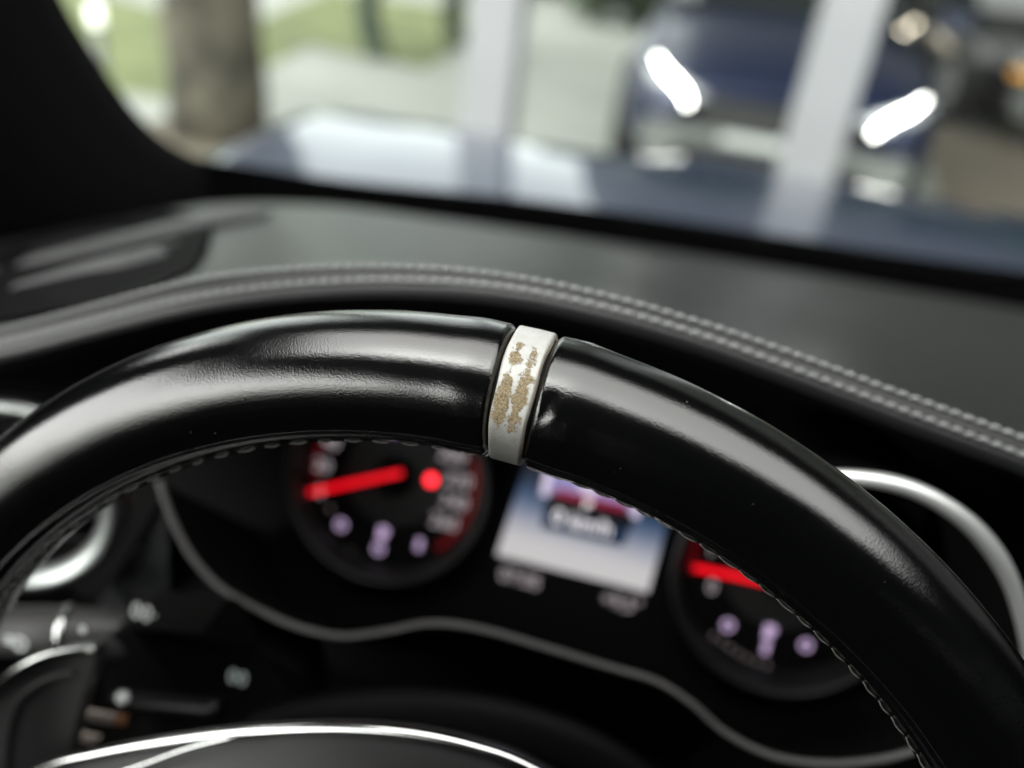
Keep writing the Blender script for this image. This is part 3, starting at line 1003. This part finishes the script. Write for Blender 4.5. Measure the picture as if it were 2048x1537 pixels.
# ================================================================== OUTSIDE
def outside():
    pav = mat('pale_paving', (.235, .245, .222), .75, bump=(60, .3, .004), vary=(1.3, .14))
    bpy.data.objects
    def sheet(name, x0, x1, y0, y1, z, mt):
        o = obj(name, [(x0, y0, z), (x1, y0, z), (x1, y1, z), (x0, y1, z)], [(0, 1, 2, 3)], mt, shade=False)
        return struct(o)
    sheet('ground', -220, 220, -60, 220, GZ, pav)
    lawn = mat('lawn_grass', (.12, .14, .055), .9, bump=(40, .8, .03), vary=(2.0, .3))
    for pts in ([(-9, 4.3), (-3.05, 4.7), (-3.4, 7.0), (-9, 9)], [(-4.2, 7.2), (-2.3, 6.9), (-2.6, 11), (-5, 11)]):
        struct(obj('lawn', [(x, y, GZ + .006) for x, y in pts], [(0, 1, 2, 3)], lawn, shade=False))
    tan = mat('beige_paving', (.13, .11, .085), .8, bump=(60, .3, .004), vary=(1.5, .12))
    struct(obj('path', [(x, y, GZ + .005) for x, y in ((1.2, 3.0), (9, 3.0), (9, 8.2), (1.9, 8.2))], [(0, 1, 2, 3)], tan, shade=False))
    soil_shade = mat('planting_bed', (.13, .11, .08), .9, bump=(30, .8, .02), vary=(6, .3))
    struct(obj('bed', [(x, y, GZ + .010) for x, y in ((-2.95, 3.55), (-2.15, 3.6), (-2.2, 4.5), (-3.0, 4.5))], [(0, 1, 2, 3)], soil_shade, shade=False))
outside()

def tree(name, label, loc, r, h, crown_z, crown_r, n, leafcol, group=None, bark=(.075, .068, .052), leaf=.09, bark_vary=.45):
    t = empty(name, label, 'tree', loc, group)
    bm_ = mat('bark', bark, .95, bump=(9, 1.0, .03), vary=(3.6, bark_vary))
    path = [(random.uniform(-.03, .03) * k, random.uniform(-.03, .03) * k, z) for k, z in enumerate(np.linspace(0, h, 10))]
    rr = [r * (1.0 + .10 * math.exp(-z[2] / .12)) * (1 - .35 * z[2] / h) for z in path]
    V, F = tube_geo(smooth(path, 24), np.interp(np.linspace(0, 1, 24), np.linspace(0, 1, 10), rr), 18, up=(1, .2, .0))
    V = np.array([v + np.array([v[0], v[1], 0]) * .25 * noise.noise(Vector(v * 5)) for v in V])
    tr = obj('trunk', V, F, bm_, t)
    for k in range(5):
        a = k * 1.3 + random.random()
        z0 = h * random.uniform(.62, .95)
        p = [(0, 0, z0), (math.cos(a) * crown_r * .3, math.sin(a) * crown_r * .3, z0 + .35 * crown_r), (math.cos(a) * crown_r * .75, math.sin(a) * crown_r * .75, z0 + .6 * crown_r)]
        tube('limb', smooth(p, 10), np.linspace(r * .4, r * .1, 10), bm_, tr, 8, up=(0.3, 0.2, 1))
    lm = mat('leaves', leafcol, .6, vary=(3, .35))
    lm.node_tree.nodes['Principled BSDF'].inputs['Transmission Weight'].default_value = 0
    V, F = [], []
    blobs = [(random.uniform(-.6, .6) * crown_r, random.uniform(-.6, .6) * crown_r, crown_z + random.uniform(-.5, .5) * crown_r, random.uniform(.3, .55) * crown_r) for _ in range(14)]
    for k in range(n):
        bx, by, bz, br = random.choice(blobs)
        d = Vector((random.gauss(0, 1), random.gauss(0, 1), random.gauss(0, 1))).normalized() * br * random.random() ** .4
        c = np.array([bx + d.x, by + d.y, bz + d.z])
        a = Vector((random.gauss(0, 1), random.gauss(0, 1), random.gauss(0, .6))).normalized()
        b = a.cross(Vector((random.gauss(0, 1), random.gauss(0, 1), random.gauss(0, 1)))).normalized()
        s = leaf * random.uniform(.6, 1.3)
        a, b = np.array(a) * s, np.array(b) * s * .55
        i = len(V)
        V += [c - a, c - b, c + a, c + b]
        F.append((i, i + 1, i + 2, i + 3))
    obj('crown', V, F, lm, t, shade=False)
    return t
p = on_z(420, 275, GZ)
tree('broad_tree', 'thick mottled grey brown tree trunk standing in a beige bed by the lawn', (p[0], p[1] + .1, GZ), .25, 6.0, 7.2, 2.2, 5000, (.07, .11, .03), leaf=.12, bark=(.062, .055, .040), bark_vary=.95)
for (x, y), lb, cc in (((752, 112), 'slim dark green young tree standing on the paving beyond the broad trunk', (.030, .060, .028)),
                       ((905, 92), 'paler bushy young tree standing close to the white post', (.045, .085, .035))):
    p = on_z(x, y, GZ)
    tree('young_tree', lb, (p[0], p[1], GZ), .10, 1.3, 1.35, .55, 2600, cc, 'young trees on the paving', bark=(.05, .07, .05), leaf=.06)

def hedge(name, label, x0, x1, y, z1, n, col, depth=1.2):
    V, F = [], []
    for k in range(n):
        x = random.uniform(x0, x1)
        zt = z1 + .35 * math.sin(x * 1.7) + .25 * math.sin(x * 4.1 + 1)
        c = np.array([x, y + random.uniform(0, depth), GZ + (zt - GZ) * random.random() ** .6])
        a = Vector((random.gauss(0, 1), random.gauss(0, 1), random.gauss(0, .7))).normalized()
        b = a.cross(Vector((random.gauss(0, 1), random.gauss(0, 1), random.gauss(0, 1)))).normalized()
        s = .22 * random.uniform(.6, 1.3)
        a, b = np.array(a) * s, np.array(b) * s * .6
        i = len(V)
        V += [c - a, c - b, c + a, c + b]
        F.append((i, i + 1, i + 2, i + 3))
    h = empty(name, label, 'hedge', ((x0 + x1) / 2, y, GZ))
    par(obj('foliage', V, F, mat('hedge_leaves', col, .6, vary=(2, .4)), None, shade=False), h)
    for k in range(6):
        x = x0 + (x1 - x0) * (k + .5) / 6
        par(tube('stem', [(x, y + depth / 2, GZ), (x + .1, y + depth / 2, GZ + 1), (x, y + depth / 2, z1 - .4)], [.06, .05, .03], mat('hedge_stem', (.06, .045, .03), .9), None, 8, up=(1, 0, 0)), h)
hedge('hedge', 'tall dark green hedge closing the car park behind the cars', -2.0, 9.0, 11.5, 1.6, 9000, (.035, .055, .025))
hedge('hedge', 'light green row of bushes beyond the lawn and young trees', -14, -2.2, 14.0, -.2, 7000, (.09, .14, .05))

def building():
    b = empty('added_building', 'tall dark clad building added behind the parked cars to darken reflections', 'building', (4.0, 13.5, GZ))  # added dark mass that sets the skyline mirrored in the bonnet
    wallm = mat('dark_cladding', (.035, .036, .036), .6, vary=(.8, .3))
    gl = mat('dark_window_glass', (.006, .008, .008), .08, spec=.8)
    box('wall', (-5.6, 0, 0), (7.5, 6, 7.6), wallm, b)
    box('parapet', (-5.7, -.08, 7.6), (7.6, 6.1, 7.85), mat('parapet_grey', (.08, .08, .08), .6), b)
    box('shade_wing', (3.6, -11.5, 0), (7.5, -.02, 7.4), wallm, b)  # added to block bright sky on the right of the rim
    for k in range(4):
        x = -5.1 + 2.05 * k
        w = box('window', (x, -.06, .5), (x + 1.7, -.005, 3.4), M['bezel'], b)
        box('pane', (x + .08, -.075, .58), (x + 1.62, -.062, 3.32), gl, w)
building()
def canopy():
    wp = mat('white_lacquer', (.215, .212, .226), .45, vary=(4, .04))
    posts = []
    for (px, py), lb in (((988, 150), 'white square canopy post standing clear of the cars beside the paving'), ((1656, 180), 'white square canopy post standing in front of the navy car')):
        d = ray(px, py)
        t = (3.30 - CAM[1]) / d[1]
        q = CAM + d * t
        o = empty('canopy_post', lb, 'post', (q[0], q[1], GZ), 'white canopy posts')
        w = .098
        h = 4.0
        box('shaft', (-w, -w, .012), (w, w, h), wp, o, .012)
        box('base_plate', (-w - .05, -w - .05, 0), (w + .05, w + .05, .012), wp, o)
        posts.append(q)
    c = empty('canopy_roof', 'flat pale canopy roof added out of view above the two white posts to shade the ground', 'canopy', (1.2, 5, GZ + 4.0))  # unseen roof added over the posts to shade the paving
    box('roof_slab', (-2.15, -1.9, .0), (4.5, 4.0, .16), mat('canopy_panel', (.45, .45, .46), .7), c)
    box('gutter', (-2.20, -1.96, .02), (4.55, -1.9, .22), wp, c)
canopy()

def car(name, label, loc, yaw, paint, lamp_str, lamp_col, W=.83, Lc=4.1, drl=True, amber=False, plate=True, S=1.0, group='cars parked facing the canopy'):
    root = empty(name, label, 'car', loc, group)
    root.rotation_euler = (0, 0, rad(yaw))
    root.scale = (S, S, S)
    # stations from nose (y=0) to tail: y, half width, sill z, shoulder z, deck z
    st = [(.00, .52, .30, .52, .58), (.05, .66, .24, .60, .66), (.18, .77, .21, .66, .73), (.40, W, .20, .71, .80), (.75, W, .20, .76, .88), (1.10, W, .20, .82, .94),
          (1.9, W, .20, .86, .97), (2.7, W, .20, .88, .98), (3.4, W, .21, .90, .99), (3.8, W * .96, .24, .90, .98), (Lc - .12, W * .9, .30, .86, .93), (Lc, W * .7, .38, .76, .80)]
    rows = []
    for y, w, zb, zs, zt in st:
        half = [(0, zb), (w * .55, zb), (w * .90, zb + .02), (w, zb + .12), (w * 1.02, (zb + zs) / 2), (w, zs - .06), (w * .95, zs), (w * .72, (zs + zt) / 2 + .02), (w * .35, zt), (0, zt + .01)]
        row = [(x, y, z) for x, z in half] + [(-x, y, z) for x, z in half[-2:0:-1]]
        rows.append(row)
    V, F = grid(rows, closed_v=True)
    n = len(rows[0])
    F = list(F) + [tuple(range(n)), tuple(range((len(rows) - 1) * n, len(rows) * n))[::-1]]
    pm = mat(name + '_paint', paint, .35, metal=.3, coat=.45, coat_rough=.06)
    obj('body', V, F, pm, root, sub=1)
    glass = mat('car_glass', (.01, .014, .014), .05, spec=.8)
    dark = mat('car_dark_trim', (.010, .010, .011), .5)
    # greenhouse
    gh = [(1.05, W * .86, .93, .93), (1.75, W * .74, .97, 1.38), (2.1, W * .72, .98, 1.44), (2.9, W * .72, .99, 1.42), (3.75, W * .80, .98, .99)]
    rows = []
    for y, w, z0, z1 in gh:
        wt = w * .92
        rows.append([(-w - .02, y, z0 - .03), (-w, y, z0), (-wt, y, z1 - .05 * (z1 > z0 + .1)), (-wt * .6, y, z1), (0, y, z1 + .015), (wt * .6, y, z1), (wt, y, z1 - .05 * (z1 > z0 + .1)), (w, y, z0), (w + .02, y, z0 - .03)])
    V, F = grid(rows)
    obj('cabin_glass', V, F, glass, root, sub=1)
    r2 = [[(x, y, z + .012) for x, y, z in rw[2:7]] for rw in rows[1:4]]
    V, F = grid(r2)
    obj('roof', V, F, pm, root, sub=1)
    # front: grille, intake, plate
    def front(nm, pts, y, mt, th=.03, par_=root):
        return prism(nm, [(x, y, z) for x, z in pts], th, np.array([0, -1, 0]), mt, par_)
    g = front('grille', [(-.36, .44), (.36, .44), (.42, .56), (.34, .585), (-.34, .585), (-.42, .56)], -.025, dark, .05)
    for k in range(4):
        z = .465 + .028 * k
        front('slat', [(-.37, z), (.37, z), (.37, z + .008), (-.37, z + .008)], -.032, M['bezel'], .006, g)
    bp_ = mat('bumper_grey', (.13, .135, .13), .45, vary=(3, .08))
    front('bumper', [(-.60, .22), (.60, .22), (.68, .34), (.66, .43), (-.66, .43), (-.68, .34)], -.012, bp_, .12)
    front('intake', [(-.52, .25), (.52, .25), (.46, .36), (-.46, .36)], -.018, dark, .02)
    if plate:
        pl = front('number_plate', [(-.26, .375), (.26, .375), (.26, .432), (-.26, .432)], -.036, mat('plate_grey', (.42, .43, .42), .5), .006)
    for s in (-1, 1):
        hl = front('headlight', [(s * .36, .585), (s * .50, .53), (s * .66, .60), (s * .735, .70), (s * .60, .675)][::s], -.002, mat('lamp_glass', (.20, .21, .22), .08, spec=.9), .10)
        # the nose curves back, so the lamp's outer end does too
        for v in hl.data.vertices:
            v.co.y += max(0, abs(v.co.x) - .46) ** 1.4 * .9
        if drl:
            lm = mat('running_light', (.8, .8, .8), .3, emit=lamp_col, estr=lamp_str)
            path = smooth([(s * .455, .020, .535), (s * .47, .010, .575), (s * .53, .035, .625), (s * .60, .085, .665), (s * .655, .13, .715)], 16)
            path[:, 1] -= .05
            tube('light_strip', path, np.interp(np.linspace(0, 1, 16), [0, .25, .6, 1], [.005, .011, .012, .004]), lm, hl, 8)
        if amber:
            front('indicator', [(s * .60, .53), (s * .72, .53), (s * .72, .585), (s * .60, .585)][::s], -.02, mat('amber_lens', (.75, .33, .03), .3, emit=(1, .5, .05), estr=0.08929), .25)
        mr = prism('mirror', [(s * (W + .02), 1.32, .93), (s * (W + .20), 1.34, .94), (s * (W + .20), 1.34, 1.05), (s * (W + .03), 1.32, 1.06)], .07, np.array([0, -1, 0]), pm, root)
    tyre_m = mat('tyre', (.015, .015, .015), .9)
    rim_m = mat('alloy', (.45, .45, .46), .35, metal=.9)
    for s in (-1, 1):
        for y in (.78, Lc - .85):
            prof = [(.20, .10), (.29, .105), (.315, .08), (.315, -.08), (.29, -.105), (.20, -.10)]
            rows = [[(s * (W - .07) + b * s, y + a * math.cos(t), .315 + a * math.sin(t)) for t in np.linspace(0, 2 * math.pi, 28, endpoint=False)] for a, b in prof]
            V, F = grid(rows, closed_v=True)
            wh = obj('wheel', V, F, tyre_m, root)
            pts = [(s * (W + .02), y + .20 * math.cos(t), .315 + .20 * math.sin(t)) for t in np.linspace(0, 2 * math.pi, 28, endpoint=False)]
            prism('rim', pts[::s], .03, np.array([s, 0, 0]), rim_m, wh)
    return root
pL, pR = on_y(1345, 160, 4.5), on_y(1795, 235, 4.5)
mid = (pL + pR) / 2
car('parked_car', 'navy blue car with both white running lights lit, facing the bonnet', (mid[0], 4.42, GZ), math.degrees(math.atan2(pR[1] - pL[1], pR[0] - pL[0])), (.005, .010, .034), 10, (1.0, .97, .90), group='cars parked facing the canopy')
car('parked_car', 'black car with an amber indicator lens parked beyond the beige paving', (3.05, 7.9, GZ), 14, (.008, .008, .009), 3, (1, .96, .9), drl=False, amber=True, plate=False, W=.86)
q = on_z(1685, 45, GZ + .63)
car('parked_car', 'dark grey car with running lights added in place of pale glints, parked behind the navy car', (q[0], q[1], GZ), -4, (.03, .032, .035), 7, (1, .86, .66), W=.86)  # lit strips here are added to stand in for glints

def bollard(px, py, label):
    q = on_z(px, py, GZ + .62)
    b = empty('glint_post', label, 'lamp', (q[0], q[1], GZ))  # added post; its glowing head stands in for a sun glint
    post = mat('bollard_grey', (.10, .10, .10), .5)
    tube('post', [(0, 0, 0), (0, 0, .28), (0, 0, .55)], .028, post, b, 16, up=(1, 0, 0))
    tube('glint_head', [(0, 0, .55), (0, 0, .60), (0, 0, .66)], [.026, .03, .026], mat('glint_glow', (.8, .8, .75), .4, emit=(1, .97, .9), estr=.5), b, 16, up=(1, 0, 0))
    tube('cap', [(0, 0, .66), (0, 0, .675), (0, 0, .69)], [.04, .042, .03], post, b, 16, up=(1, 0, 0))
bollard(190, 20, 'short grey post added on the lawn near the broad tree, its glowing head standing in for a glint')
